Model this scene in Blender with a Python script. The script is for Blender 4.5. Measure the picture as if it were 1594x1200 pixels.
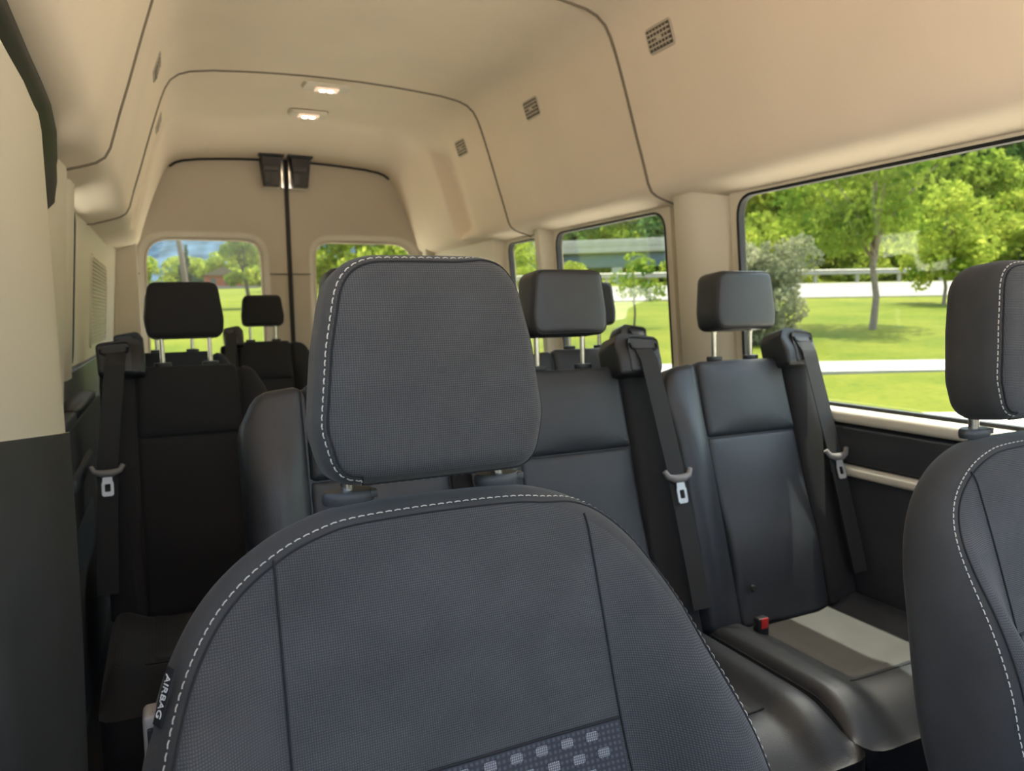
import bpy, bmesh, math, random
from mathutils import Vector, Matrix
random.seed(7)
sc = bpy.context.scene
COL = sc.collection
for o in list(bpy.data.objects): bpy.data.objects.remove(o)

# ------------------------------------------------------------------ camera, sky, sun, exposure
cam_d = bpy.data.cameras.new('camera'); cam = bpy.data.objects.new('camera', cam_d); COL.objects.link(cam)
cam_d.sensor_fit = 'HORIZONTAL'; cam_d.sensor_width = 36.0; cam_d.lens = 36.0*1150/1594
right = Vector((0.90518, -0.42471, -0.01616)); up = Vector((0.05857, 0.08698, 0.99449)); fwd = Vector((0.42096, 0.90114, -0.10361))
m = Matrix((right, up, -fwd)).transposed().to_4x4(); m.translation = Vector((-0.68, 0.0, 1.12))
cam.matrix_world = m
cam_d.clip_start = 0.02; cam_d.clip_end = 3000
cam_d.dof.use_dof = True; cam_d.dof.focus_distance = 0.80; cam_d.dof.aperture_fstop = 8.5
sc.camera = cam

world = bpy.data.worlds.new('world'); sc.world = world; world.use_nodes = True
nt = world.node_tree; bg = nt.nodes['Background']
sky = nt.nodes.new('ShaderNodeTexSky'); sky.sky_type = 'NISHITA'; sky.sun_disc = False
sky.sun_elevation = math.radians(68); sky.sun_rotation = math.radians(70); sky.air_density = 1.6; sky.dust_density = 4.0; sky.ozone_density = 1.0
nt.links.new(sky.outputs[0], bg.inputs[0]); bg.inputs[1].default_value = 0.42

sun_d = bpy.data.lights.new('sun', 'SUN'); sun = bpy.data.objects.new('sun', sun_d); COL.objects.link(sun)
sun_d.energy = 6.5; sun_d.angle = math.radians(0.6); sun_d.color = (1.0, 0.95, 0.86)
SUN_EL, SUN_AZ = math.radians(74), math.radians(24)       # azimuth measured from +X towards +Y
sdir = Vector((math.cos(SUN_EL)*math.cos(SUN_AZ), math.cos(SUN_EL)*math.sin(SUN_AZ), math.sin(SUN_EL)))
sun.rotation_euler = sdir.to_track_quat('Z', 'Y').to_euler(); sun.location = (0, 0, 30)

sc.view_settings.view_transform = 'Standard'; sc.view_settings.look = 'None'
sc.view_settings.gamma = 1.0; sc.view_settings.use_curve_mapping = False
sc.view_settings.exposure = 1.0

# ------------------------------------------------------------------ materials
MATS = {}
def pmat(name, col, rough=0.6, metal=0.0, spec=0.5, bump=None, var=None, sheen=0.0, weave=None):
    """procedural principled material; bump=(scale,strength), var=(scale,amount)"""
    mt = bpy.data.materials.new(name); mt.use_nodes = True; n = mt.node_tree.nodes; l = mt.node_tree.links
    b = n['Principled BSDF']; b.inputs['Base Color'].default_value = (*col, 1); b.inputs['Roughness'].default_value = rough
    b.inputs['Metallic'].default_value = metal; b.inputs['Specular IOR Level'].default_value = spec
    if sheen: b.inputs['Sheen Weight'].default_value = sheen; b.inputs['Sheen Roughness'].default_value = 0.4
    tc = n.new('ShaderNodeTexCoord'); last = None
    if var:
        t = n.new('ShaderNodeTexNoise'); t.inputs['Scale'].default_value = var[0]; t.inputs['Detail'].default_value = 5
        l.new(tc.outputs['Object'], t.inputs['Vector'])
        r = n.new('ShaderNodeMapRange'); r.inputs['From Min'].default_value = 0.3; r.inputs['From Max'].default_value = 0.7
        r.inputs['To Min'].default_value = 1-var[1]; r.inputs['To Max'].default_value = 1+var[1]
        l.new(t.outputs[0], r.inputs['Value'])
        mx = n.new('ShaderNodeMix'); mx.data_type = 'RGBA'; mx.blend_type = 'MULTIPLY'; mx.inputs[0].default_value = 1
        mx.inputs[6].default_value = (*col, 1); l.new(r.outputs[0], mx.inputs[7]); last = mx.outputs[2]
        l.new(last, b.inputs['Base Color'])
    if weave:                                       # fine cloth weave: crossing threads
        sx, amt, strength = weave
        ws = []
        for d in ('X', 'Z'):
            w = n.new('ShaderNodeTexWave'); w.wave_type = 'BANDS'; w.bands_direction = d
            w.inputs['Scale'].default_value = sx; w.inputs['Distortion'].default_value = 0.6; w.inputs['Detail'].default_value = 1.0
            w.inputs['Detail Scale'].default_value = 2.0
            l.new(tc.outputs['Object'], w.inputs['Vector']); ws.append(w)
        mu = n.new('ShaderNodeMath'); mu.operation = 'MULTIPLY'; l.new(ws[0].outputs[1], mu.inputs[0]); l.new(ws[1].outputs[1], mu.inputs[1])
        r = n.new('ShaderNodeMapRange'); r.inputs['To Min'].default_value = 1-amt; r.inputs['To Max'].default_value = 1+amt*1.6
        l.new(mu.outputs[0], r.inputs['Value'])
        mx = n.new('ShaderNodeMix'); mx.data_type = 'RGBA'; mx.blend_type = 'MULTIPLY'; mx.inputs[0].default_value = 1
        mx.inputs[6].default_value = (*col, 1); l.new(r.outputs[0], mx.inputs[7])
        if last: l.new(last, mx.inputs[6])
        l.new(mx.outputs[2], b.inputs['Base Color'])
        bp = n.new('ShaderNodeBump'); bp.inputs['Strength'].default_value = strength; bp.inputs['Distance'].default_value = 0.0006
        l.new(mu.outputs[0], bp.inputs['Height']); l.new(bp.outputs[0], b.inputs['Normal'])
    elif bump:
        t = n.new('ShaderNodeTexNoise'); t.inputs['Scale'].default_value = bump[0]; t.inputs['Detail'].default_value = 6
        l.new(tc.outputs['Object'], t.inputs['Vector'])
        bp = n.new('ShaderNodeBump'); bp.inputs['Strength'].default_value = bump[1]; bp.inputs['Distance'].default_value = 0.001
        l.new(t.outputs[0], bp.inputs['Height']); l.new(bp.outputs[0], b.inputs['Normal'])
    MATS[name] = mt; return mt

pmat('headliner', (0.83, 0.72, 0.58), 0.9, bump=(900, 0.25), var=(3.0, 0.03), spec=0.2)
pmat('trim_cream', (0.72, 0.66, 0.54), 0.55, bump=(700, 0.12), spec=0.4)
pmat('door_trim', (0.56, 0.50, 0.41), 0.7, bump=(700, 0.12), spec=0.3)
pmat('trim_grey', (0.30, 0.29, 0.27), 0.6, bump=(700, 0.1))
pmat('dark_plastic', (0.045, 0.046, 0.05), 0.5, bump=(600, 0.25), var=(9, 0.15))
pmat('black_plastic', (0.018, 0.018, 0.02), 0.45, bump=(600, 0.15))
pmat('rubber', (0.01, 0.01, 0.011), 0.6)
pmat('joint_brown', (0.20, 0.165, 0.12), 0.9)
pmat('seam_dark', (0.035, 0.03, 0.025), 0.9)
pmat('fabric', (0.063, 0.063, 0.065), 0.95, weave=(150, 0.30, 0.6), var=(18, 0.10), sheen=0.15, spec=0.2)
pmat('fabric_dark', (0.028, 0.027, 0.028), 0.95, weave=(165, 0.2, 0.4), sheen=0.1, spec=0.2)
pmat('fabric_plain', (0.050, 0.050, 0.051), 0.95, bump=(900, 0.5), var=(14, 0.10), sheen=0.12, spec=0.2)
pmat('insert', (0.055, 0.057, 0.066), 0.95, weave=(60, 0.30, 0.6), sheen=0.15, spec=0.2)
pmat('patch', (0.19, 0.19, 0.20), 0.9, weave=(150, 0.5, 0.7))
pmat('stitch', (0.44, 0.42, 0.38), 0.8)
pmat('thread_dark', (0.010, 0.010, 0.012), 0.9)
pmat('vinyl', (0.027, 0.029, 0.034), 0.42, bump=(420, 0.35), var=(12, 0.12))
pmat('vinyl_panel', (0.030, 0.032, 0.037), 0.5, bump=(520, 0.5), var=(12, 0.10))
pmat('cushion_cloth', (0.050, 0.047, 0.042), 0.75, bump=(500, 0.5), var=(14, 0.12))
pmat('webbing', (0.022, 0.021, 0.021), 0.75, weave=(160, 0.25, 0.4))
pmat('steel', (0.72, 0.70, 0.66), 0.22, metal=1.0)
pmat('latch_grey', (0.23, 0.21, 0.20), 0.5)
pmat('tongue_steel', (0.62, 0.62, 0.62), 0.4, metal=0.45)
pmat('red_button', (0.60, 0.03, 0.03), 0.45)
pmat('white_print', (0.75, 0.75, 0.75), 0.7)
pmat('carpet', (0.012, 0.011, 0.011), 1.0, bump=(300, 0.6))

pmat('vent_dark', (0.085, 0.07, 0.052), 0.8)
pmat('vent_grey', (0.50, 0.44, 0.35), 0.5)
pmat('bark', (0.20, 0.15, 0.11), 0.95, bump=(30, 0.6), var=(20, 0.25))
pmat('pole_wood', (0.105, 0.070, 0.055), 0.95, bump=(30, 0.6), var=(20, 0.2))
pmat('bark_dark', (0.07, 0.055, 0.04), 0.95, bump=(30, 0.6))
pmat('concrete', (0.27, 0.245, 0.205), 0.9, bump=(20, 0.3), var=(3, 0.08))
pmat('asphalt_pale', (0.17, 0.148, 0.122), 0.95, bump=(80, 0.4), var=(2, 0.06))
pmat('paving', (0.62, 0.53, 0.43), 0.95, bump=(120, 0.4), var=(2, 0.08))
pmat('asphalt', (0.16, 0.15, 0.14), 0.95, bump=(120, 0.4), var=(2, 0.10))
pmat('galvanised', (0.34, 0.30, 0.235), 0.7, metal=0.0, var=(3, 0.08))
pmat('bridge_concrete', (0.42, 0.37, 0.31), 0.9, var=(0.8, 0.10))
pmat('bridge_steel', (0.10, 0.14, 0.19), 0.7, var=(1.0, 0.08))
pmat('brick_red', (0.26, 0.06, 0.035), 0.9, var=(1.5, 0.15))
pmat('shingle', (0.11, 0.075, 0.055), 0.9, var=(3, 0.15))
pmat('siding', (0.20, 0.16, 0.14), 0.9)
pmat('soil_dark', (0.05, 0.10, 0.025), 1.0, var=(0.2, 0.3))

def emis(name, col, s):
    mt = bpy.data.materials.new(name); mt.use_nodes = True; b = mt.node_tree.nodes['Principled BSDF']
    b.inputs['Base Color'].default_value = (*col, 1); b.inputs['Emission Color'].default_value = (*col, 1); b.inputs['Emission Strength'].default_value = s
    MATS[name] = mt
emis('bulb', (1.0, 0.76, 0.50), 200)

emis('lens', (0.85, 0.66, 0.50), 0.35)
def leafmat(name, col, col2, scale=0.9, trans=0.45):
    mt = bpy.data.materials.new(name); mt.use_nodes = True; n = mt.node_tree.nodes; l = mt.node_tree.links
    n.remove(n['Principled BSDF']); out = n['Material Output']
    tc = n.new('ShaderNodeTexCoord'); t = n.new('ShaderNodeTexNoise'); t.inputs['Scale'].default_value = scale; t.inputs['Detail'].default_value = 4
    l.new(tc.outputs['Object'], t.inputs['Vector'])
    r = n.new('ShaderNodeMapRange'); r.inputs['From Min'].default_value = 0.35; r.inputs['From Max'].default_value = 0.65; l.new(t.outputs[0], r.inputs[0])
    mx = n.new('ShaderNodeMix'); mx.data_type = 'RGBA'; l.new(r.outputs[0], mx.inputs[0]); mx.inputs[6].default_value = (*col, 1); mx.inputs[7].default_value = (*col2, 1)
    d = n.new('ShaderNodeBsdfDiffuse'); tr = n.new('ShaderNodeBsdfTranslucent'); l.new(mx.outputs[2], d.inputs[0]); l.new(mx.outputs[2], tr.inputs[0])
    ms = n.new('ShaderNodeMixShader'); ms.inputs[0].default_value = trans; l.new(d.outputs[0], ms.inputs[1]); l.new(tr.outputs[0], ms.inputs[2]); l.new(ms.outputs[0], out.inputs[0])
    MATS[name] = mt
leafmat('leaf_fresh', (0.13, 0.20, 0.018), (0.42, 0.44, 0.07))
leafmat('leaf_mid', (0.055, 0.115, 0.014), (0.29, 0.35, 0.05))
leafmat('leaf_deep', (0.022, 0.065, 0.022), (0.09, 0.16, 0.045))
leafmat('leaf_silver', (0.11, 0.125, 0.07), (0.36, 0.34, 0.20))
leafmat('leaf_spruce', (0.012, 0.04, 0.025), (0.03, 0.07, 0.045), trans=0.2)
pmat('ridge_forest', (0.043, 0.070, 0.098), 1.0, var=(0.09, 0.5), spec=0.0)  # blue of distance haze mixed into the forest colour

def grass_mat():
    mt = bpy.data.materials.new('grass'); mt.use_nodes = True; n = mt.node_tree.nodes; l = mt.node_tree.links; b = n['Principled BSDF']
    b.inputs['Roughness'].default_value = 0.95; b.inputs['Specular IOR Level'].default_value = 0.1
    tc = n.new('ShaderNodeTexCoord')
    t = n.new('ShaderNodeTexNoise'); t.inputs['Scale'].default_value = 0.35; t.inputs['Detail'].default_value = 8; t.inputs['Roughness'].default_value = 0.65
    t2 = n.new('ShaderNodeTexNoise'); t2.inputs['Scale'].default_value = 9.0; t2.inputs['Detail'].default_value = 4
    l.new(tc.outputs['Object'], t.inputs['Vector']); l.new(tc.outputs['Object'], t2.inputs['Vector'])
    ad = n.new('ShaderNodeMath'); ad.operation = 'MULTIPLY_ADD'; ad.inputs[1].default_value = 0.45; l.new(t2.outputs[0], ad.inputs[0]); l.new(t.outputs[0], ad.inputs[2])
    cr = n.new('ShaderNodeValToRGB'); l.new(ad.outputs[0], cr.inputs[0])
    e = cr.color_ramp.elements; e[0].position = 0.52; e[0].color = (0.056, 0.082, 0.004, 1); e[1].position = 0.95; e[1].color = (0.135, 0.132, 0.012, 1)
    l.new(cr.outputs[0], b.inputs['Base Color'])
    bp = n.new('ShaderNodeBump'); bp.inputs['Strength'].default_value = 0.6; bp.inputs['Distance'].default_value = 0.05; l.new(t2.outputs[0], bp.inputs['Height']); l.new(bp.outputs[0], b.inputs['Normal'])
    MATS['grass'] = mt
grass_mat()

def glass_mat(name, tint, refl=1.0):
    """thin automotive glass: tinted transmission + fresnel mirror reflection"""
    mt = bpy.data.materials.new(name); mt.use_nodes = True; n = mt.node_tree.nodes; l = mt.node_tree.links
    n.remove(n['Principled BSDF']); out = n['Material Output']
    tr = n.new('ShaderNodeBsdfTransparent'); tr.inputs[0].default_value = (*tint, 1)
    gl = n.new('ShaderNodeBsdfGlossy'); gl.inputs['Roughness'].default_value = 0.02; gl.inputs[0].default_value = (refl, refl, refl, 1)
    fr = n.new('ShaderNodeFresnel'); ge = n.new('ShaderNodeNewGeometry'); mr = n.new('ShaderNodeMapRange')
    mr.inputs['To Min'].default_value = 1.45; mr.inputs['To Max'].default_value = 1/1.45; l.new(ge.outputs['Backfacing'], mr.inputs[0]); l.new(mr.outputs[0], fr.inputs[0])
    ms = n.new('ShaderNodeMixShader'); l.new(fr.outputs[0], ms.inputs[0]); l.new(tr.outputs[0], ms.inputs[1]); l.new(gl.outputs[0], ms.inputs[2]); l.new(ms.outputs[0], out.inputs[0])
    MATS[name] = mt
glass_mat('glass', (0.86, 0.90, 0.87))

# ------------------------------------------------------------------ mesh helpers
class MB:
    def __init__(s): s.v = []; s.f = []
    def add(s, vs, fs):
        o = len(s.v); s.v += [tuple(p) for p in vs]; s.f += [tuple(i+o for i in f) for f in fs]; return s
    def grid(s, rows, close=False, cap0=False, cap1=False):
        n = len(rows[0]); fs = []
        for i in range(len(rows)-1):
            for j in range(n if close else n-1):
                k = (j+1) % n; fs.append((i*n+j, i*n+k, (i+1)*n+k, (i+1)*n+j))
        if cap0: fs.append(tuple(range(n)))
        if cap1: fs.append(tuple((len(rows)-1)*n+j for j in range(n)))
        return s.add([p for r in rows for p in r], fs)
    def box(s, lo, hi, bev=0.0):
        x0, y0, z0 = lo; x1, y1, z1 = hi
        if bev <= 0:
            return s.add([(x0,y0,z0),(x1,y0,z0),(x1,y1,z0),(x0,y1,z0),(x0,y0,z1),(x1,y0,z1),(x1,y1,z1),(x0,y1,z1)],
                         [(0,3,2,1),(4,5,6,7),(0,1,5,4),(1,2,6,5),(2,3,7,6),(3,0,4,7)])
        b = bmesh.new(); bmesh.ops.create_cube(b, size=1)
        for v in b.verts: v.co = Vector(((x0+x1)/2+v.co.x*(x1-x0), (y0+y1)/2+v.co.y*(y1-y0), (z0+z1)/2+v.co.z*(z1-z0)))
        bmesh.ops.bevel(b, geom=list(b.edges), offset=bev, segments=3, profile=0.5, affect='EDGES')
        b.verts.index_update(); s.add([v.co[:] for v in b.verts], [[v.index for v in f.verts] for f in b.faces]); b.free(); return s
    def tube(s, pts, r, n=8, cap=True):
        P = [Vector(p) for p in pts]; rows = []; prev = None
        rr = r if isinstance(r, (list, tuple)) else [r]*len(P)
        for i, p in enumerate(P):
            t = (P[min(i+1, len(P)-1)]-P[max(i-1, 0)]).normalized()
            if prev is None: a = t.orthogonal().normalized()
            else: a = (prev - t*prev.dot(t)); a = a.normalized() if a.length > 1e-6 else t.orthogonal().normalized()
            prev = a; b = t.cross(a)
            rows.append([p + (a*math.cos(2*math.pi*k/n)+b*math.sin(2*math.pi*k/n))*rr[i] for k in range(n)])
        return s.grid(rows, True, cap, cap)
    def ribbon(s, pts, wdir, w, nrm, th):
        """flat strap along pts, width w along wdir, thickness th along nrm"""
        rows = []
        for i, p in enumerate(pts):
            p = Vector(p); wd = Vector(wdir).normalized()*w/2; nn = Vector(nrm).normalized()*th/2
            rows.append([p-wd-nn, p+wd-nn, p+wd+nn, p-wd+nn])
        return s.grid(rows, True, True, True)
    def prism(s, poly, fn0, fn1):
        n = len(poly); a = [fn0(*p) for p in poly]; b = [fn1(*p) for p in poly]
        return s.add(a+b, [tuple(range(n)), tuple(range(2*n-1, n-1, -1))]+[(i, (i+1)%n, n+(i+1)%n, n+i) for i in range(n)])
    def build(s, name, mat, parent=None, smooth=True, sharp=40, mat2=None, from_face=0):
        me = bpy.data.meshes.new(name); me.from_pydata(s.v, [], s.f); me.update()
        b = bmesh.new(); b.from_mesh(me); bmesh.ops.remove_doubles(b, verts=b.verts, dist=1e-6); bmesh.ops.recalc_face_normals(b, faces=b.faces); b.to_mesh(me); b.free()
        me.materials.append(MATS[mat])
        if mat2:
            me.materials.append(MATS[mat2]); me.polygons.foreach_set('material_index', [1 if i >= from_face else 0 for i in range(len(me.polygons))])
        if smooth:
            me.polygons.foreach_set('use_smooth', [True]*len(me.polygons))
            try: me.set_sharp_from_angle(angle=math.radians(sharp))
            except Exception: pass
        o = bpy.data.objects.new(name, me); COL.objects.link(o)
        if parent is not None: o.parent = parent
        return o

def empty(name, loc=(0, 0, 0), rz=0):
    o = bpy.data.objects.new(name, None); o.empty_display_size = 0.1; COL.objects.link(o); o.location = loc; o.rotation_euler = (0, 0, rz); return o
def tag(o, label=None, cat=None, group=None, kind=None):
    if label: o['label'] = label
    if cat: o['category'] = cat
    if group: o['group'] = group
    if kind: o['kind'] = kind
    return o
def struct(o, label=None): return tag(o, label, None, None, 'structure')
def copy_tree(o, parent=None):
    c = o.copy(); COL.objects.link(c); c.parent = parent
    for ch in o.children: copy_tree(ch, c)
    return c
def ss(a, b, x):
    t = min(1, max(0, (x-a)/(b-a))); return t*t*(3-2*t)
def lerp(pts, x):
    if x <= pts[0][0]: return pts[0][1]
    for (a, b), (c, d) in zip(pts, pts[1:]):
        if x <= c: return b+(d-b)*(x-a)/(c-a)
    return pts[-1][1]

def roundpoly(corners, n=8):
    """corners (x,y,r) in order -> polygon with rounded corners"""
    out = []; N = len(corners)
    for i in range(N):
        p = Vector(corners[i][:2]); r = corners[i][2]; a = Vector(corners[i-1][:2]); b = Vector(corners[(i+1)%N][:2])
        u = (a-p).normalized(); w = (b-p).normalized(); ang = math.acos(max(-1, min(1, u.dot(w))))
        if r <= 0 or ang > 3.1: out.append(tuple(p)); continue
        d = min(r/math.tan(ang/2), (a-p).length*0.49, (b-p).length*0.49)
        q0 = p+u*d; q1 = p+w*d
        for k in range(n+1):
            t = k/n; out.append(tuple(q0*(1-t)**2+p*2*t*(1-t)+q1*t*t))
    return out
def resample(poly, N, closed=True):
    P = [Vector(p) for p in poly]; 
    if closed: P = P+[P[0]]
    L = [0]
    for a, b in zip(P, P[1:]): L.append(L[-1]+(b-a).length)
    out = []; j = 0; M = N if closed else N-1
    for i in range(N):
        t = L[-1]*i/M
        while j < len(L)-2 and L[j+1] < t: j += 1
        d = L[j+1]-L[j]; out.append(P[j].lerp(P[j+1], (t-L[j])/d if d > 1e-9 else 0))
    return out
def chaikin(poly, n=3):
    P = [Vector(p) for p in poly]
    for _ in range(n):
        Q = []
        for i in range(len(P)):
            a, b = P[i], P[(i+1) % len(P)]; Q += [a*0.75+b*0.25, a*0.25+b*0.75]
        P = Q
    return P
def normals2(P):
    N = len(P); area = sum(P[i].x*P[(i+1)%N].y-P[(i+1)%N].x*P[i].y for i in range(N)); sg = 1 if area > 0 else -1
    r = []
    for i in range(N):
        t = (P[(i+1)%N]-P[i-1]).normalized(); r.append(Vector((t.y, -t.x))*sg)      # outward
    return r
def inset_poly(P, d):
    n = normals2(P); return [p-q*d for p, q in zip(P, n)]

def pillow(M, outline, cf, cb, r, rb=None, ffn=None, bulge=0.0, N=72, rings=6, bbulge=0.0, mb=None, ecut=5):
    """padded body: outline in the (a,b) plane, front at c=cf, back at c=cb; M maps (a,b,c) to space"""
    rb = r if rb is None else rb
    P = resample(outline, N); fn = ffn or (lambda a, b: 0.0); rows = []
    If = inset_poly(P, r); Ib = inset_poly(P, rb)
    c0 = sum(If, Vector((0, 0)))/N
    xa, xb = min(p.x for p in If), max(p.x for p in If); ya, yb = min(p.y for p in If), max(p.y for p in If); base = fn
    def fn(a, b):
        u = (2*a-xa-xb)/(xb-xa); v = (2*b-ya-yb)/(yb-ya)
        return base(a, b)+(bulge*max(0, 1-u*u)*max(0, 1-v**4) if bulge else 0)
    for k in range(rings):                                    # front, centre outwards
        s = 0.04+(0.96)*k/rings
        rows.append([M(c0.x+(p.x-c0.x)*s, c0.y+(p.y-c0.y)*s, cf+fn(c0.x+(p.x-c0.x)*s, c0.y+(p.y-c0.y)*s)) for p in If])
    for k in range(ecut+1):
        a = math.pi/2*(1-k/ecut); ins = inset_poly(P, r*(1-math.cos(a))); fade = math.sin(a)
        rows.append([M(p.x, p.y, cf-r*(1-math.sin(a))+fn(p.x, p.y)*fade) for p in ins])
    for k in range(ecut+1):
        a = math.pi/2*k/ecut; ins = inset_poly(P, rb*(1-math.cos(a)))
        rows.append([M(p.x, p.y, cb+rb*(1-math.sin(a))) for p in ins])
    for k in range(2):
        s = 1-(k+1)*0.48
        rows.append([M(c0.x+(p.x-c0.x)*s, c0.y+(p.y-c0.y)*s, cb-bbulge*(1-s*s)) for p in Ib])
    mb = mb or MB(); return mb.grid(rows, True, True, True)

def dashes(mb, path, nrm, length=0.006, gap=0.0025, w=0.0013, h=0.0009):
    """stitches: short bars along a 3D path; nrm(i) gives the surface normal"""
    P = [Vector(p) for p in path]; L = [0]
    for a, b in zip(P, P[1:]): L.append(L[-1]+(b-a).length)
    def at(t):
        for i in range(len(P)-1):
            if t <= L[i+1]: return P[i].lerp(P[i+1], (t-L[i])/max(1e-9, L[i+1]-L[i])), i
        return P[-1], len(P)-2
    t = 0
    while t+length < L[-1]:
        a, i = at(t); b, _ = at(t+length); d = (b-a).normalized(); n = Vector(nrm(i)).normalized(); s = d.cross(n).normalized()*w/2
        mid = (a+b)/2+n*h
        mb.add([a-s, a+s, mid+s, mid-s, b+s, b-s], [(0, 1, 2, 3), (3, 2, 4, 5)])
        t += length+gap
    return mb

# ------------------------------------------------------------------ van shell
PROF = [(0.895, 1.452), (0.862, 1.462), (0.828, 1.472), (0.805, 1.480), (0.786, 1.493), (0.774, 1.515), (0.765, 1.545), (0.750, 1.595), (0.728, 1.662),
        (0.708, 1.727), (0.685, 1.800), (0.662, 1.870), (0.645, 1.918), (0.630, 1.955), (0.610, 1.988), (0.580, 2.012), (0.540, 2.027), (0.46, 2.040), (0.36, 2.048), (0.25, 2.055), (0.12, 2.060), (0.0, 2.061)]
def prof_x(z):
    pts = sorted((zz, xx) for xx, zz in PROF[3:14]); return lerp(pts, z)
def section(Y, dx=0.0, dz=0.0, zscale=None):
    h = []
    for x, z in PROF:
        w = ss(1.49, 1.56, z)*(1-ss(1.90, 1.98, z))
        t = ss(1.6, 2.06, z)
        h.append((x+dx*w, Y, z+dz*t))
    return h+[(-x, y, z) for x, y, z in reversed(h[:-1])]+[(-0.925, Y, 1.450), (-0.955, Y, 1.449)]
def headliner(name, stations, label):
    rows = [section(*s) for s in stations]
    # outer skin, 25 mm further out, gives the headliner real thickness and a roof above it
    def outw(p):
        v = Vector((p[0], 0, p[2]-1.2)).normalized(); return (p[0]+v.x*0.025, p[1], p[2]+v.z*0.025)
    mb = MB(); mb.grid(rows); mb.grid([[outw(p) for p in r] for r in rows])
    for r in (rows[0], rows[-1]): mb.grid([r, [outw(p) for p in r]])
    for j in (0, -1): mb.grid([[r[j] for r in rows], [outw(r[j]) for r in rows]])
    o = mb.build(name, 'headliner', sharp=60); struct(o, label); return o
headliner('ceiling', [(-0.45,), (0.6,), (1.3,), (2.030,)], 'tan headliner section nearest the camera')
headliner('ceiling', [(2.042,), (2.6,), (3.114,)], 'tan headliner section between the two arched seams')
headliner('ceiling', [(3.126,), (3.46,), (3.49, 0.003), (3.55, 0.022), (3.66, 0.060), (3.74, 0.088), (3.77, 0.075), (3.80, 0.012, 0.002), (3.84, 0.0, 0.008), (3.93, 0.0, 0.022), (4.00, 0, 0.026), (4.08, 0, 0.012), (4.18, 0, -0.022), (4.30, -0.010, -0.055), (4.42, 0.0, -0.074), (4.49, 0.0, -0.076), (4.57, 0.0, -0.076)], 'tan rearmost headliner section sloping down to the back doors')
# dark arched beads closing the joints between the headliner sections
for i, Y in enumerate((2.036, 3.120)):
    struct(MB().tube([(p[0], p[1], p[2]) for p in section(Y)], 0.0055, 8).build('trim_%d' % (i+1), 'joint_brown'), 'dark arched joint between headliner sections')

struct(MB().box((-0.96, -0.6, -0.06), (0.96, 4.55, 0.0)).build('floor', 'carpet', smooth=False), 'dark floor of the van')

def xw(z): return 0.900-0.08*(z-1.15)                    # tumblehome of the window plane
def pillar_prof(y0, y1, depth, soft):
    return [(y0, 0.045), (y0+soft*0.35, 0.02), (y0+soft, -depth), (y1-soft, -depth), (y1-soft*0.35, 0.02), (y1, 0.045)]
def wall_piece(mb, side, prof, z0, z1, n=8):
    rows = []
    for k in range(n+1):
        z = z0+(z1-z0)*k/n; fl = 0.0
        rows.append([(side*(xw(z)+d), y, z) for y, d in prof])
    rows2 = [[(side*(abs(p[0])+0.0) if False else p[0], p[1], p[2]) for p in r] for r in rows]
    mb.grid(rows2, True, True, True); return mb

# right wall -------------------------------------------------------
wr = empty('wall_right', (0.92, 1.9, 0)); struct(wr, 'driver side wall with dark lower panel and cream rails')
def part_w(mb, name, mat, parent=wr, **k):
    o = mb.build(name, mat, None, **k); o.parent = parent; o.matrix_parent_inverse = Matrix.Translation(-Vector(parent.location)); return o
part_w(MB().box((0.925, -0.6, 0), (0.97, 4.5, 0.82), 0.004), 'lower_panel', 'dark_plastic')
part_w(MB().box((0.908, 0.55, 0.705), (0.935, 2.1, 0.805), 0.012), 'padded_panel', 'dark_plastic')
part_w(MB().box((0.886, 0.55, 0.812), (0.965, 2.2, 0.846), 0.012), 'sill_rail', 'trim_cream')
part_w(MB().box((0.93, 2.2, 0.812), (0.965, 4.45, 0.846), 0.01), 'sill_rail', 'trim_cream')
part_w(MB().box((0.900, 0.55, 0.672), (0.935, 2.1, 0.700), 0.010), 'lower_rail', 'trim_cream')
for y0, y1, dp, so in ((0.50, 0.72, 0.03, 0.05), (1.762, 2.100, 0.045, 0.12), (2.892, 3.056, 0.035, 0.06), (3.382, 4.44, 0.03, 0.07)):
    part_w(wall_piece(MB(), 1, pillar_prof(y0, y1, dp, so), 0.83, 1.475), 'pillar_trim', 'trim_cream')
part_w(MB().box((0.872, -0.12, 1.46), (0.93, 4.45, 1.50), 0.004), 'window_header', 'trim_cream')

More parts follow.
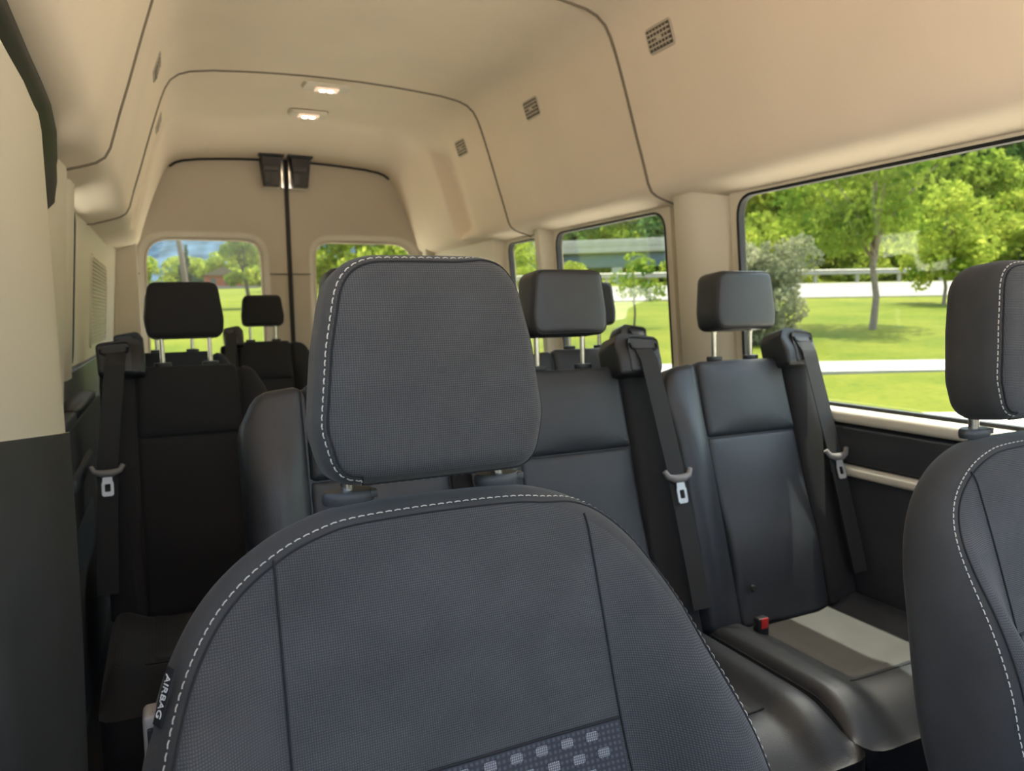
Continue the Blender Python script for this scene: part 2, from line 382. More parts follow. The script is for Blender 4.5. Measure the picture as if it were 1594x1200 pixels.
def window(idx, side, y0, y1, z0, z1, label, rad=0.07, off=0.0):
    xw = lambda z: 0.900+off-0.08*(z-1.15)
    """pane in its rubber gasket"""
    root = empty('window_%d' % idx, (side*xw(z0), (y0+y1)/2, z0)); struct(root, label)
    P = roundpoly([(y0, z0, rad), (y1, z0, rad), (y1, z1, rad), (y0, z1, rad)], 6)
    def pm(mb, name, mat):
        o = mb.build(name, mat); o.parent = root; o.matrix_parent_inverse = Matrix.Translation(-Vector(root.location)); return o
    # the pane
    g = MB(); n = len(P)
    g.add([(side*(xw(z)+0.022), y, z) for y, z in P]+[(side*(xw(z)+0.026), y, z) for y, z in P], [tuple(range(n)), tuple(range(2*n-1, n-1, -1))]+[(i, (i+1) % n, n+(i+1) % n, n+i) for i in range(n)])
    pm(g, 'pane', 'glass')
    Q = [Vector(p) for p in P]; rows = []
    for d, e in ((0.007, 0.010), (-0.001, 0.008), (-0.002, 0.030), (0.007, 0.030)):
        rows.append([(side*(xw(p.y)+e), p.x, p.y) for p in inset_poly(Q, d)])
    rows.append(rows[0]); pm(MB().grid(rows, True), 'gasket', 'rubber')
    # surround filling the corners between the rounded pane and the trim
    R = [Vector(p) for p in roundpoly([(y0-0.03, z0-0.03, 0.001), (y1+0.03, z0-0.03, 0.001), (y1+0.03, z1+0.03, 0.001), (y0-0.03, z1+0.03, 0.001)], 6)]
    sr = MB().grid([[(side*(xw(p.y)+0.012), p.x, p.y) for p in Q], [(side*(xw(p.y)+0.012), p.x, p.y) for p in R], [(side*(xw(p.y)+0.04), p.x, p.y) for p in R], [(side*(xw(p.y)+0.04), p.x, p.y) for p in Q]], True)
    pm(sr, 'surround', 'trim_cream')
    return root
window(1, 1, 0.70, 1.752, 0.848, 1.445, 'large driver side window beside the nearest bench')
window(2, 1, 2.105, 2.885, 0.848, 1.445, 'driver side window behind the first wide pillar')
window(3, 1, 3.062, 3.375, 0.848, 1.440, 'narrow rear quarter window on the driver side', 0.05)

# left wall --------------------------------------------------------
wl = empty('wall_left', (-0.92, 2.6, 0)); struct(wl, 'passenger side wall behind the sliding door')
part_w(MB().box((-0.985, 1.72, 0), (-0.935, 4.5, 0.955), 0.004), 'lower_panel', 'dark_plastic', wl)
part_w(wall_piece(MB(), -1, [(1.73, 0.045), (1.77, 0.020), (1.84, 0.002), (1.93, -0.008), (2.02, -0.011), (2.08, -0.006), (2.11, 0.012), (2.12, 0.045)], 0.865, 1.475), 'pillar_trim', 'trim_cream', wl)
part_w(wall_piece(MB(), -1, [(2.79, 0.09), (2.795, 0.065), (2.83, 0.044), (3.20, 0.035), (4.10, 0.035), (4.20, 0.010), (4.44, 0.005), (4.44, 0.09)], 0.955, 1.475), 'quarter_trim', 'trim_cream', wl)
part_w(MB().box((-0.965, -0.12, 1.462), (-0.872, 4.45, 1.50), 0.004), 'window_header', 'trim_cream', wl)
part_w(MB().box((-0.96, 1.78, 0.60), (-0.895, 2.90, 0.86), 0.015), 'wall_ledge', 'dark_plastic', wl)
part_w(MB().box((-0.96, 1.85, 0.86), (-0.888, 2.35, 0.885), 0.008), 'pillar_foot', 'dark_plastic', wl)
part_w(wall_piece(MB(), -1, [(2.10, 0.055), (2.12, 0.012), (2.18, -0.003), (2.26, -0.005), (2.33, 0.002), (2.35, 0.07)], 0.955, 1.475), 'pillar_post', 'trim_cream', wl)
part_w(MB().box((-0.96, 2.08, 0.862), (-0.885, 2.60, 0.89), 0.010), 'wall_ledge', 'black_plastic', wl)
part_w(MB().box((-0.96, 1.95, 0.700), (-0.884, 2.40, 0.745), 0.015), 'cup_holder', 'dark_plastic', wl)
window(4, -1, 2.33, 2.815, 0.965, 1.445, 'narrow passenger side window seen edge on', 0.05, 0.035)
for k in range(22):                                       # speaker grille bars in the quarter trim
    z = 1.012+k*0.0150
    part_w(MB().box((-xw(z)-0.040, 3.265, z), (-xw(z)-0.028, 4.055-(0.05 if k == 21 else 0), z+0.0085)), 'grille_bar', 'vent_grey', wl, smooth=False)
fr_ = [Vector(p) for p in resample(roundpoly([(3.25, 1.005, 0.03), (4.07, 1.005, 0.03), (4.07, 1.345, 0.10), (3.25, 1.345, 0.03)], 6), 60)]
part_w(MB().grid([[(-(xw(p.y)-e), p.x, p.y) for p in inset_poly(fr_, d)] for d, e in ((-0.012, -0.037), (-0.010, -0.028), (0.0, -0.028), (0.004, -0.037))], True), 'grille_frame', 'trim_cream', wl)
# sliding side door nearest the camera
sd = empty('door_1', (-0.9, 1.2, 0)); struct(sd, 'closed sliding door with cream upper trim and dark lower trim')
def split(y): return 1.000-0.130*(y-0.85)                     # sloping line where cream trim meets dark trim
dprof = [(0.72, -0.97), (0.72, -0.826), (0.95, -0.828), (1.2, -0.831), (1.38, -0.838), (1.50, -0.849), (1.56, -0.858), (1.60, -0.875), (1.63, -0.97)]
rows = [[(x, y, z) for (y, x), z in ((q, split(q[0])+(1.432-split(q[0]))*k/8) for q in dprof)] for k in range(9)]
part_w(MB().grid(rows, True, True, True), 'upper_trim', 'trim_cream', sd)
lprof = [(0.30, -0.97), (0.30, -0.822), (0.9, -0.820), (1.25, -0.824), (1.40, -0.832), (1.52, -0.845), (1.60, -0.862), (1.68, -0.880), (1.72, -0.97)]
rows = [[(x-0.03*(1-k/8)**2, y, z) for (y, x), z in ((q, split(q[0])*k/8) for q in lprof)] for k in range(9)]
part_w(MB().grid(rows, True, True, True), 'lower_trim', 'dark_plastic', sd)
ue = [(-0.811, 0.80, 1.464), (-0.815, 0.99, 1.464), (-0.820, 1.18, 1.464), (-0.823, 1.33, 1.464), (-0.827, 1.45, 1.464), (-0.841, 1.645, 1.463), (-0.862, 1.84, 1.462), (-0.873, 1.945, 1.456), (-0.874, 1.93, 1.42), (-0.873, 1.84, 1.37)]
le = [(-0.828, 0.80, 1.430), (-0.830, 0.98, 1.430), (-0.830, 1.08, 1.430), (-0.832, 1.20, 1.430), (-0.835, 1.32, 1.430), (-0.856, 1.55, 1.430), (-0.872, 1.68, 1.425), (-0.878, 1.76, 1.405), (-0.878, 1.76, 1.38), (-0.876, 1.74, 1.33)]
rows = []
for u, v in zip(ue, le):
    u, v = Vector(u), Vector(v); o = Vector((-0.016, 0, 0)); m_ = (u+v)/2+Vector((0.006, 0, 0))
    rows.append([u, u.lerp(m_, 0.6), m_, v.lerp(m_, 0.6), v, v+o, u+o])
part_w(MB().grid(rows, True, True, True), 'weather_seal', 'rubber', sd)
part_w(MB().box((-0.93, -0.1, 1.44), (-0.865, 1.70, 1.475), 0.004), 'door_header', 'trim_cream', sd)

added_dash = empty('wall_front', (0, -0.7, 0)); struct(added_dash, 'dashboard bulkhead below the windscreen')  # unseen front boxes, added to cut ground bounce onto the front ceiling
part_w(MB().box((-0.9, -0.90, 0.0), (0.9, -0.60, 0.92), 0.05), 'dashboard', 'dark_plastic', added_dash)
part_w(MB().box((-0.97, -0.6, 0.0), (-0.90, 0.32, 0.92), 0.02), 'door_lower', 'dark_plastic', added_dash)
part_w(MB().box((0.90, -0.6, 0.80), (0.97, 0.55, 0.92), 0.02), 'door_sill', 'dark_plastic', added_dash)
# rear doors -------------------------------------------------------
def rear_door(idx, s, label):
    root = empty('door_%d' % idx, (s*0.43, 4.5, 0)); struct(root, label)
    def pm(mb, name, mat, parent=root, **k):
        o = mb.build(name, mat, None, **k); o.parent = parent
        o.matrix_parent_inverse = (Matrix.Translation(-Vector(root.location))); return o
    outer = [Vector(p) for p in [(0.004, 0.0), (0.004, 1.992), (0.25, 1.992), (0.50, 1.985), (0.66, 1.965), (0.72, 1.90), (0.80, 1.70), (0.90, 1.50), (0.93, 1.2), (0.93, 0.0)]]
    win = [Vector(p) for p in roundpoly([(0.150, 0.80, 0.10), (0.150, 1.533, 0.10), (0.752, 1.533, 0.13), (0.765, 0.80, 0.10)], 8)]
    c = Vector((0.455, 1.17)); N = 96
    def by_angle(poly):
        out = []
        for k in range(N):
            a = 2*math.pi*k/N; d = Vector((math.cos(a), math.sin(a))); best = None
            for i in range(len(poly)):
                p, q = poly[i], poly[(i+1) % len(poly)]; e = q-p; den = d.x*e.y-d.y*e.x
                if abs(den) < 1e-9: continue
                w = p-c; t = (w.x*e.y-w.y*e.x)/den; u = (w.x*d.y-w.y*d.x)/den
                if t > 0 and -1e-6 <= u <= 1+1e-6 and (best is None or t < best): best = t
            out.append(c+d*best)
        return out
    W = by_angle(win); W2 = inset_poly(W, -0.030); W3 = inset_poly(W, -0.046); O = by_angle(outer)
    rows = [[(s*p.x, y, p.y) for p in R_] for R_, y in ((O, 4.55), (O, 4.485), (W3, 4.480), (W2, 4.492), (inset_poly(W, -0.012), 4.515), (W, 4.525), (W, 4.55))]
    rows.append(rows[0]); pm(MB().grid(rows, True), 'inner_panel', 'door_trim', sharp=55)
    pm(MB().add([(s*p.x, 4.535, p.y) for p in W]+[(s*p.x, 4.539, p.y) for p in W], [tuple(range(N)), tuple(range(2*N-1, N-1, -1))]+[(i, (i+1) % N, N+(i+1) % N, N+i) for i in range(N)]), 'pane', 'glass')
    rr = [[(s*p.x, y, p.y) for p in Q] for Q, y in ((W, 4.524), (inset_poly(W, 0.008), 4.524), (inset_poly(W, 0.008), 4.535), (W, 4.535))]; rr.append(rr[0])
    pm(MB().grid(rr, True), 'gasket', 'trim_cream')
    pm(MB().box((min(s*0.785, s*0.925), 4.474, 1.338), (max(s*0.785, s*0.925), 4.484, 1.342)), 'panel_joint', 'seam_dark')
    pm(MB().box((min(s*0.006, s*0.115), 4.474, 1.338), (max(s*0.006, s*0.115), 4.484, 1.342)), 'panel_joint', 'seam_dark')
    # black latch cover and bright bracket at the top
    x0 = -0.085 if s < 0 else 0.073
    poly = [(-0.060, 0.0), (-0.055, -0.06), (-0.040, -0.17), (0.040, -0.17), (0.055, -0.06), (0.060, 0.0)]
    lc = MB().prism(poly, lambda a, b: (x0+a*0.9, 4.385, 1.998+b), lambda a, b: (x0+a, 4.475, 2.0+b)); lc = pm(lc, 'latch_cover', 'black_plastic')
    l2 = pm(MB().box((x0-0.072, 4.36, 1.985), (x0+0.066, 4.46, 2.003), 0.004), 'latch_flange', 'black_plastic')
    l3 = pm(MB().box((x0-0.048, 4.374, 1.905), (x0+0.030, 4.386, 1.935), 0.004), 'latch_lip', 'dark_plastic')
    l4 = pm(MB().box((x0-0.046, 4.376, 1.84), (x0-0.012, 4.386, 1.895), 0.004), 'latch_tab', 'dark_plastic')
    pm(MB().box((min(s*0.012, s*0.030)-0.0, 4.46, 1.825), (max(s*0.012, s*0.034), 4.48, 1.99), 0.002), 'strike_bracket', 'steel')
    pm(MB().box((x0-0.045, 4.46, 1.820), (x0+0.045, 4.479, 1.832), 0.002), 'strike_plate', 'trim_cream')
    return root
rear_door(2, -1, 'left rear cargo door with rounded window'); rear_door(3, 1, 'right rear cargo door with rounded window')
struct(MB().box((-0.012, 4.470, 0.0), (0.012, 4.50, 1.985), 0.004).build('trim_3', 'rubber'), 'black seal where the rear doors meet')
tp = [(x*0.995, 4.474, z-0.004) for x, y, z in section(4.47, 0, -0.076) if z > 1.895]
struct(MB().tube(tp, 0.007, 8).build('trim_4', 'rubber'), 'black weatherstrip arching over the rear doors')
for s, nm in ((-1, 'left'), (1, 'right')):
    struct(MB().prism([(4.36, 0.80), (4.36, 0.96), (4.50, 0.96), (4.50, 0.885), (4.42, 0.80)], lambda y, x: (s*x, y, 0.0), lambda y, x: (s*(x-0.01), y, 1.50)).build('trim_%d' % (5 if s < 0 else 6), 'trim_cream', sharp=30), 'cream rear corner post trim on the %s' % nm)

# ------------------------------------------------------------------ seats
def frameM(T, alpha, sgn=1):
    """map (a lateral, b up along the back, c forward) with reclining angle alpha about T"""
    ca, sa = math.cos(alpha), math.sin(alpha)
    return lambda a, b, c: Vector((T[0]+sgn*a, T[1]+b*sa-c*ca, T[2]+b*ca+c*sa))

def front_seat(loc, label, mirror, lift, patches=True):
    root = empty('front_seat', loc); tag(root, label, 'seat', 'front seats')
    sg = -1 if mirror else 1
    al = math.atan(0.35)
    M = frameM((0, 0, 0.950), al, 1)
    half = [(0.0, 0.085), (0.010, 0.125), (0.022, 0.155), (0.046, 0.192), (0.075, 0.220), (0.115, 0.243), (0.155, 0.257), (0.20, 0.267), (0.27, 0.285), (0.34, 0.298), (0.45, 0.295), (0.56, 0.27)]
    pl = [(w, -v) for v, w in half]; out = chaikin(pl+[(0.10, -0.572), (-0.10, -0.572)]+[(-a, b) for a, b in reversed(pl)])
    def ffn(a, b):
        v = -b; bol = 0.068*ss(0.155, 0.245, abs(a))*ss(0.05, 0.30, v)-0.012*ss(0.10, 0.28, v)*(1-ss(0.06, 0.20, abs(a)))
        return bol+0.006*math.cos(min(1, abs(a)/0.16)*1.57)
    r = 0.034
    mb = pillow(M, out, 0.0, -0.072, r, 0.03, ffn, 0.0, N=180, rings=34)
    back = mb.build('backrest', 'fabric', root, sharp=80, mat2='fabric_plain', from_face=180*35)
    P = resample(out, 360); n2 = normals2(P)
    def edge_path(ang, lift=0.0006):
        a = math.radians(ang); ins = inset_poly(P, r*(1-math.cos(a))); return [M(p.x+q.x*lift, p.y+q.y*lift, -r*(1-math.sin(a))+ffn(p.x, p.y)*math.sin(a)+lift) for p, q in zip(ins, n2)]
    def nrm_edge(ang):
        a = math.radians(ang); return lambda i: (M(n2[i % 360].x*math.cos(a), n2[i % 360].y*math.cos(a), math.sin(a))-M(0, 0, 0))
    keep = lambda path: path
    # the stitched edge swings round to the flank on the far shoulder
    ang = [58-45*ss(0.10, 0.20, p.x)*ss(-0.25, 0.0, p.y) for p in P]
    def epoint(i, lift=0.0008):
        a = math.radians(ang[i]); p = P[i]-n2[i]*r*(1-math.cos(a)); return M(p.x+n2[i].x*lift, p.y+n2[i].y*lift, -r*(1-math.sin(a))+ffn(p.x, p.y)*math.sin(a)+lift)
    E = [epoint(i) for i in range(360)]
    def nE(i):
        a = math.radians(ang[i % 360]); q = n2[i % 360]; return M(q.x*math.cos(a), q.y*math.cos(a), math.sin(a))-M(0, 0, 0)
    dashes(MB(), E+[E[0]], nE).build('stitching', 'stitch', back, smooth=False)
    ang = [q+11 for q in ang]; E2 = [epoint(i, 0.0001) for i in range(360)]; MB().tube(E2+[E2[0]], 0.0011, 5, False).build('piping', 'thread_dark', back)
    for s in (-1, 1):                                    # vertical panel seams
        path = []
        for k in range(64):
            v = 0.044+k*0.0081; a = s*(0.155+0.012*ss(.2, .5, v)); dd = min(r, min((p-Vector((a, -v))).length for p in P)); q = math.sqrt(max(0, 1-(1-dd/r)**2))
            path.append(M(a, -v, -r*(1-q)+ffn(a, -v)*q+0.0008))
        MB().tube(path, 0.0011, 6).build('seam', 'thread_dark', back)
    # woven insert with pale blocks
    vt = 0.244
    rows = []
    for i in range(21):
        b = -vt-0.30*i/20; rows.append([M(a, b, ffn(a, b)+0.0018) for a in [-0.150-0.010*ss(.2, .5, -b)+ (0.300+0.020*ss(.2, .5, -b))*j/16 for j in range(17)]])
    ins = MB().grid(rows).build('insert_panel', 'insert', back)
    MB().tube([M(-0.153+0.306*j/24, -vt, ffn(-0.153+0.306*j/24, -vt)+0.0010) for j in range(25)], 0.0016, 6).build('insert_seam', 'thread_dark', back)
    pm = MB(); pw, ph, sx, sy = 0.0125, 0.0085, 0.0265, 0.0165
    for i in range(17):
        for j in range(-7, 8):
            a0 = j*sx+(sx*0.38*i) % sx-0.012; b0 = -vt-0.010-i*sy
            if abs(a0) > 0.135: continue
            q = roundpoly([(a0-pw/2, b0-ph/2, .002), (a0+pw/2, b0-ph/2, .002), (a0+pw/2, b0+ph/2, .002), (a0-pw/2, b0+ph/2, .002)], 2)
            pm.add([M(x, y, ffn(x, y)+0.0028) for x, y in q], [tuple(range(len(q)))])
    tag(pm.build('woven_block', 'patch', back, smooth=False), 'small pale woven blocks on the seat insert', kind='stuff')
    # headrest
    zh0 = 0.964+lift; Mh = frameM((0, 0.012, zh0), math.radians(7))
    oh = chaikin(roundpoly([(0.102, -0.004, 0.034), (0.115, 0.05, 0.06), (0.107, 0.120, 0.08), (0.089, 0.208, 0.060), (-0.089, 0.208, 0.060), (-0.107, 0.120, 0.08), (-0.115, 0.05, 0.06), (-0.102, -0.004, 0.034)], 8), 2)
    fh = lambda a, b: 0.010*(1-(a/0.115)**2)+0.006*(1-((b-0.1)/0.1)**2)
    rh = 0.020
    hd = pillow(Mh, oh, 0.028, -0.052, rh, 0.03, fh, 0.0, N=120, rings=10).build('headrest', 'fabric', root, sharp=80, mat2='fabric_plain', from_face=120*12)
    Ph = resample(oh, 240); nh = normals2(Ph)
    hang = [48-42*max(ss(0.02, 0.09, p.x)*(1 if p.y < 0.2 else 0.6), ss(0.03, -0.004, p.y) if p.x > -0.075 else 0) for p in Ph]
    def eh(i, add=0, off=0.0007):
        a = math.radians(hang[i]+add); p = Ph[i]-nh[i]*rh*(1-math.cos(a)); return Mh(p.x+nh[i].x*off, p.y+nh[i].y*off, 0.028-rh*(1-math.sin(a))+fh(p.x, p.y)*math.sin(a)+off)
    def nf(i):
        a = math.radians(hang[i % 240]); q = nh[i % 240]; return Mh(q.x*math.cos(a), q.y*math.cos(a), math.sin(a))-Mh(0, 0, 0)
    e1 = [eh(i) for i in range(240)]
    dashes(MB(), e1+[e1[0]], nf, 0.0055, 0.0025).build('stitching', 'stitch', hd, smooth=False)
    e2 = [eh(i, 13, 0.0002) for i in range(240)]; MB().tube(e2+[e2[0]], 0.0012, 5, False).build('piping', 'thread_dark', hd)
    for s in (-1, 1):
        x = s*0.078; zc = M(x, 0.0, -0.038); zb = zc.z-0.001
        MB().tube([(x, zc.y, 0.92), (x, zc.y+0.004, zh0+0.05)], 0.0065, 14).build('headrest_rod', 'steel', root)
        col = MB(); rows = []
        for rr, hz in ((0.010, 0.0), (0.0235, 0.001), (0.025, 0.006), (0.0245, 0.011), (0.022, 0.0135), (0.008, 0.0135)):
            rows.append([(x+rr*math.cos(t*math.pi/14)*1.02, zc.y+rr*0.62*math.sin(t*math.pi/14), zb+hz) for t in range(28)])
        cl = col.grid(rows, True, True, True).build('rod_collar', 'dark_plastic', root)
        MB().box((x+0.019, zc.y-0.010, zb+0.0055), (x+0.0265, zc.y+0.002, zb+0.0127), 0.001).build('release_button', 'dark_plastic', cl)
    # lower seat
    Mc = lambda a, b, c: Vector((a, -b, c))
    ct = roundpoly([(-0.26, 0.10, 0.05), (0.26, 0.10, 0.05), (0.25, 0.60, 0.09), (-0.25, 0.60, 0.09)], 6)
    cf = lambda a, b: 0.030*ss(0.15, 0.24, abs(a))+0.02*ss(.3, .55, b)
    pillow(Mc, ct, 0.40, 0.26, 0.05, 0.03, cf, 0.0, N=90, rings=12).build('seat_cushion', 'fabric', root, sharp=80)
    MB().box((-0.22, -0.52, 0.0), (0.22, -0.12, 0.27), 0.02).build('seat_base', 'black_plastic', root)
    return root, M, ffn, back

PS, PM, PF, PB = front_seat((-0.452, 0.660, 0), 'charcoal cloth front seat filling the foreground, stitched headrest low on its collars', False, 0.0)
DS, DM, DF, DB = front_seat((0.388, 0.598, -0.002), 'charcoal front seat cut off by the right edge, headrest raised on a rod', True, 0.004)
# airbag tag and belt anchor bracket on the near side of the passenger seat
def text_mesh(txt, size):
    cu = bpy.data.curves.new('lettering', 'FONT'); cu.body = txt; cu.size = size; cu.extrude = 0.0002; cu.align_x = 'CENTER'; cu.align_y = 'CENTER'
    o = bpy.data.objects.new('lettering', cu); COL.objects.link(o); bpy.context.view_layer.update()
    me = bpy.data.meshes.new_from_object(o.evaluated_get(bpy.context.evaluated_depsgraph_get())); bpy.data.objects.remove(o); return me
tagm = MB().box((-0.0055, -0.0008, -0.022), (0.0055, 0.0008, 0.022), 0.0004).build('airbag_tag', 'thread_dark', PS)
tagm.location = (-0.2450, -0.052, 0.826); tagm.rotation_euler = (math.radians(-19), 0, math.radians(-62))
lt = text_mesh('AIRBAG', 0.0095); lt.materials.append(MATS['white_print']); lto = bpy.data.objects.new('lettering', lt); COL.objects.link(lto); lto.parent = tagm
lto.location = (0, -0.0012, 0); lto.rotation_euler = (math.radians(90), math.radians(90), 0)
br = MB().box((-0.262, -0.040, 0.62), (-0.247, -0.015, 0.806), 0.004).build('recliner_bracket', 'latch_grey', PS)
MB().box((-0.2590, -0.043, 0.776), (-0.251, -0.037, 0.797), 0.002).build('bracket_slot', 'thread_dark', br)

AL = math.atan(0.30)
def rear_seat(x, Y, mirror, label, group, bol=0.12, ph=0.142, colw=0.10, cloth=False, hin=0.018, cushion=True, simple=False):
    root = empty('passenger_seat', (x, Y, 0)); tag(root, label, 'seat', group)
    sg = -1 if mirror else 1
    vin, vpan = ('fabric_dark', 'fabric_dark') if cloth else ('vinyl', 'vinyl_panel')
    M = frameM((0, 0, 0.982), AL, sg)                       # a>0 : belt side
    L = ph+bol; R_ = ph+colw
    # shell
    sh = roundpoly([(-L+0.006, -0.66, 0.03), (R_, -0.66, 0.03), (R_, -0.006, 0.02), (-L+0.01, -0.006, 0.085)], 8)
    pillow(M, sh, -0.012, -0.105, 0.02, 0.03, N=80, rings=3).build('backrest_shell', 'black_plastic' if not cloth else 'fabric_dark', root, sharp=60)
    vs = 0.190
    up_ = roundpoly([(-ph, -vs, 0.006), (ph, -vs, 0.006), (ph-0.004, 0.002, 0.014), (-ph+0.004, 0.002, 0.014)], 5)
    pillow(M, up_, 0.000, -0.06, 0.016, 0.016, None, 0.010, N=72, rings=6).build('upper_panel', vpan, root, sharp=70)
    lo_ = roundpoly([(-ph, -0.645, 0.02), (ph, -0.645, 0.02), (ph, -vs-0.001, 0.006), (-ph, -vs-0.001, 0.006)], 5)
    fl = lambda a, b: 0.012*math.exp(-((b+0.47)/0.10)**2)-0.006
    pillow(M, lo_, 0.000, -0.06, 0.014, 0.014, fl, 0.012, N=80, rings=8).build('lower_panel', vpan, root, sharp=70)
    # side bolster on the free side, rounded shoulder
    bo = roundpoly([(-L, -0.645, 0.03), (-ph-0.001, -0.645, 0.005), (-ph-0.001, -0.001, 0.010), (-L+0.035, -0.010, 0.05), (-L, -0.075, 0.06)], 8)
    fb = lambda a, b: 0.028*ss(0.02, 0.22, -b)*math.sin(min(1, max(0, (-a-ph)/bol))*math.pi*0.85)
    pillow(M, bo, 0.000, -0.095, 0.018, 0.022, fb, 0.004, N=80, rings=8).build('bolster', vin, root, sharp=70)
    # belt column
    bc = roundpoly([(ph+0.001, -0.645, 0.01), (R_, -0.645, 0.01), (R_, -0.015, 0.012), (ph+0.001, -0.006, 0.006)], 5)
    pillow(M, bc, 0.004, -0.08, 0.014, 0.014, None, 0.004, N=60, rings=4).build('belt_column', 'fabric_dark', root, sharp=70)
    # belt housing on the shoulder
    hx0, hx1 = ph-0.028, R_-hin
    ho = roundpoly([(hx0, -0.03, 0.008), (hx1, -0.03, 0.012), (hx1+0.004, 0.058, 0.014), (hx0+0.018, 0.072, 0.020), (hx0, 0.045, 0.020)], 5)
    hs = pillow(M, ho, 0.045, -0.055, 0.012, 0.02, lambda a, b: -0.012*ss(0.0, 0.06, b), 0.0, N=64, rings=4).build('belt_housing', 'black_plastic', root, sharp=50)
    fp = roundpoly([(hx0+0.026, -0.024, 0.008), (hx1-0.003, -0.024, 0.010), (hx1-0.001, 0.052, 0.010), (hx0+0.034, 0.060, 0.012)], 4)
    pillow(M, fp, 0.0485, 0.030, 0.006, 0.004, lambda a, b: -0.012*ss(0.0, 0.06, b), 0.0, N=48, rings=3).build('housing_face', 'dark_plastic', hs, sharp=50)
    sl = MB().tube([M(hx0+0.038, 0.044, 0.040), M(hx0+0.040, 0.032, 0.043), M(hx0+0.050, 0.028, 0.044), M(hx1-0.016, 0.026, 0.044), M(hx1-0.008, 0.030, 0.043), M(hx1-0.007, 0.040, 0.040)], 0.0036, 8)
    sl.build('belt_slot', 'thread_dark', hs)
    # webbing with latch plate
    u0 = (hx0+hx1)/2+0.010; vb = 0.57
    path = [(u0, 0.028, 0.046), (u0+0.004, 0.0, 0.056), (u0+0.018, -0.12, 0.050), (u0+0.032, -0.25, 0.044), (u0+0.040, -0.42, 0.040), (u0+0.046, -vb, 0.036)]
    wd = M(1, 0, 0)-M(0, 0, 0); nn = M(0, 0, 1)-M(0, 0, 0)
    rs = [Vector(p) for p in path]; fine = []
    for i in range(len(rs)-1):
        for k in range(6): fine.append(rs[i].lerp(rs[i+1], k/6))
    fine.append(rs[-1]); belt = MB().ribbon([M(*p) for p in fine], wd, 0.047, nn, 0.0022).build('belt_webbing', 'webbing', root, sharp=30)
    lp = Vector((u0+0.034, -0.268, 0.047))
    MB().tube([M(lp.x-0.036, lp.y+0.010, lp.z+0.002), M(lp.x-0.028, lp.y-0.004, lp.z+0.004), M(lp.x-0.012, lp.y-0.010, lp.z+0.005), M(lp.x+0.012, lp.y-0.010, lp.z+0.005), M(lp.x+0.028, lp.y-0.004, lp.z+0.004), M(lp.x+0.036, lp.y+0.010, lp.z+0.002)], [0.006, 0.007, 0.0095, 0.0095, 0.007, 0.006], 10).build('latch_grip', 'latch_grey', belt)
    tg = [(-0.010, -0.014), (0.010, -0.014), (0.011, -0.030), (0.013, -0.034), (0.013, -0.062), (0.009, -0.066), (-0.009, -0.066), (-0.013, -0.062), (-0.013, -0.034), (-0.011, -0.030)]
    hole = [(-0.006, -0.036), (0.006, -0.036), (0.0065, -0.040), (0.0065, -0.045), (0.0065, -0.053), (0.005, -0.055), (-0.005, -0.055), (-0.0065, -0.053), (-0.0065, -0.045), (-0.0065, -0.040)]
    rows = [[M(lp.x+a, lp.y+b, lp.z+c) for a, b in pg] for pg, c in ((tg, 0.006), (hole, 0.006), (hole, 0.003), (tg, 0.003))]; rows.append(rows[0])
    MB().grid(rows, True).build('latch_tongue', 'tongue_steel', belt, sharp=20)
    # headrest
    Mh = frameM((0, 0.0, 1.054), math.radians(6), sg)
    oh = roundpoly([(0.094, 0.002, 0.026), (0.098, 0.05, 0.08), (0.086, 0.150, 0.026), (-0.086, 0.150, 0.026), (-0.098, 0.05, 0.08), (-0.094, 0.002, 0.026)], 7)
    hfn = lambda a, b: 0.008*(1-(a/0.1)**2)
    hd = pillow(Mh, oh, 0.028, -0.068, 0.014, 0.026, hfn, 0.0, N=96, rings=7).build('headrest', vin, root, sharp=80)
    Ph = inset_poly(resample(oh, 120), 0.014*(1-math.cos(math.radians(50))))
    sp = [Mh(p.x, p.y, 0.028-0.014*(1-math.sin(math.radians(50)))+hfn(p.x, p.y)*0.77+0.0003) for p in Ph]
    MB().tube(sp+[sp[0]], 0.0012, 5, False).build('piping', 'seam_dark' if not cloth else 'thread_dark', hd)
    for s in (-1, 1):
        xx = s*0.060
        MB().tube([(xx, 0.030, 0.96), (xx, 0.034, 1.075)], 0.0062, 14).build('headrest_rod', 'steel', root)
        rows = []
        for rr, hz in ((0.008, 0.0), (0.021, 0.0), (0.0225, 0.005), (0.021, 0.011), (0.009, 0.012)):
            rows.append([(xx+rr*math.cos(t*math.pi/12), 0.030+rr*0.7*math.sin(t*math.pi/12), 0.978+hz) for t in range(24)])
        MB().grid(rows, True, True, True).build('rod_collar', 'black_plastic', root)
    if cushion:
        Mc = lambda a, b, c: Vector((sg*a, -b, c))
        ct = roundpoly([(-L, 0.17, 0.03), (R_, 0.17, 0.03), (R_, 0.63, 0.04), (-L, 0.63, 0.04)], 6)
        def cf(a, b):
            e = 0.022*ss(ph-0.01, ph+0.05, abs(a))*(1-0.6*ss(.5, .63, b)); roll = -0.085*ss(0.46, 0.66, b)**1.6
            return e+roll-0.012*(1-ss(0.08, ph, abs(a)))*(1-ss(.40, .5, b))
        cu = pillow(Mc, ct, 0.375, 0.20, 0.035, 0.03, cf, 0.0, N=110, rings=18).build('seat_cushion', vin, root, sharp=80)
        # cloth centre of the cushion
        rows = []
        for i in range(19):
            b = 0.19+0.285*i/18; rows.append([Mc(a, b, 0.375+cf(a, b)+0.003-0.006*max(ss(.90, 1.0, abs(a)/(ph-0.012)), ss(.46, .475, b))) for a in [(-1+2*j/20)*(ph-0.012) for j in range(21)]])
        MB().grid(rows).build('cushion_center', 'cushion_cloth' if not cloth else 'fabric_dark', cu)
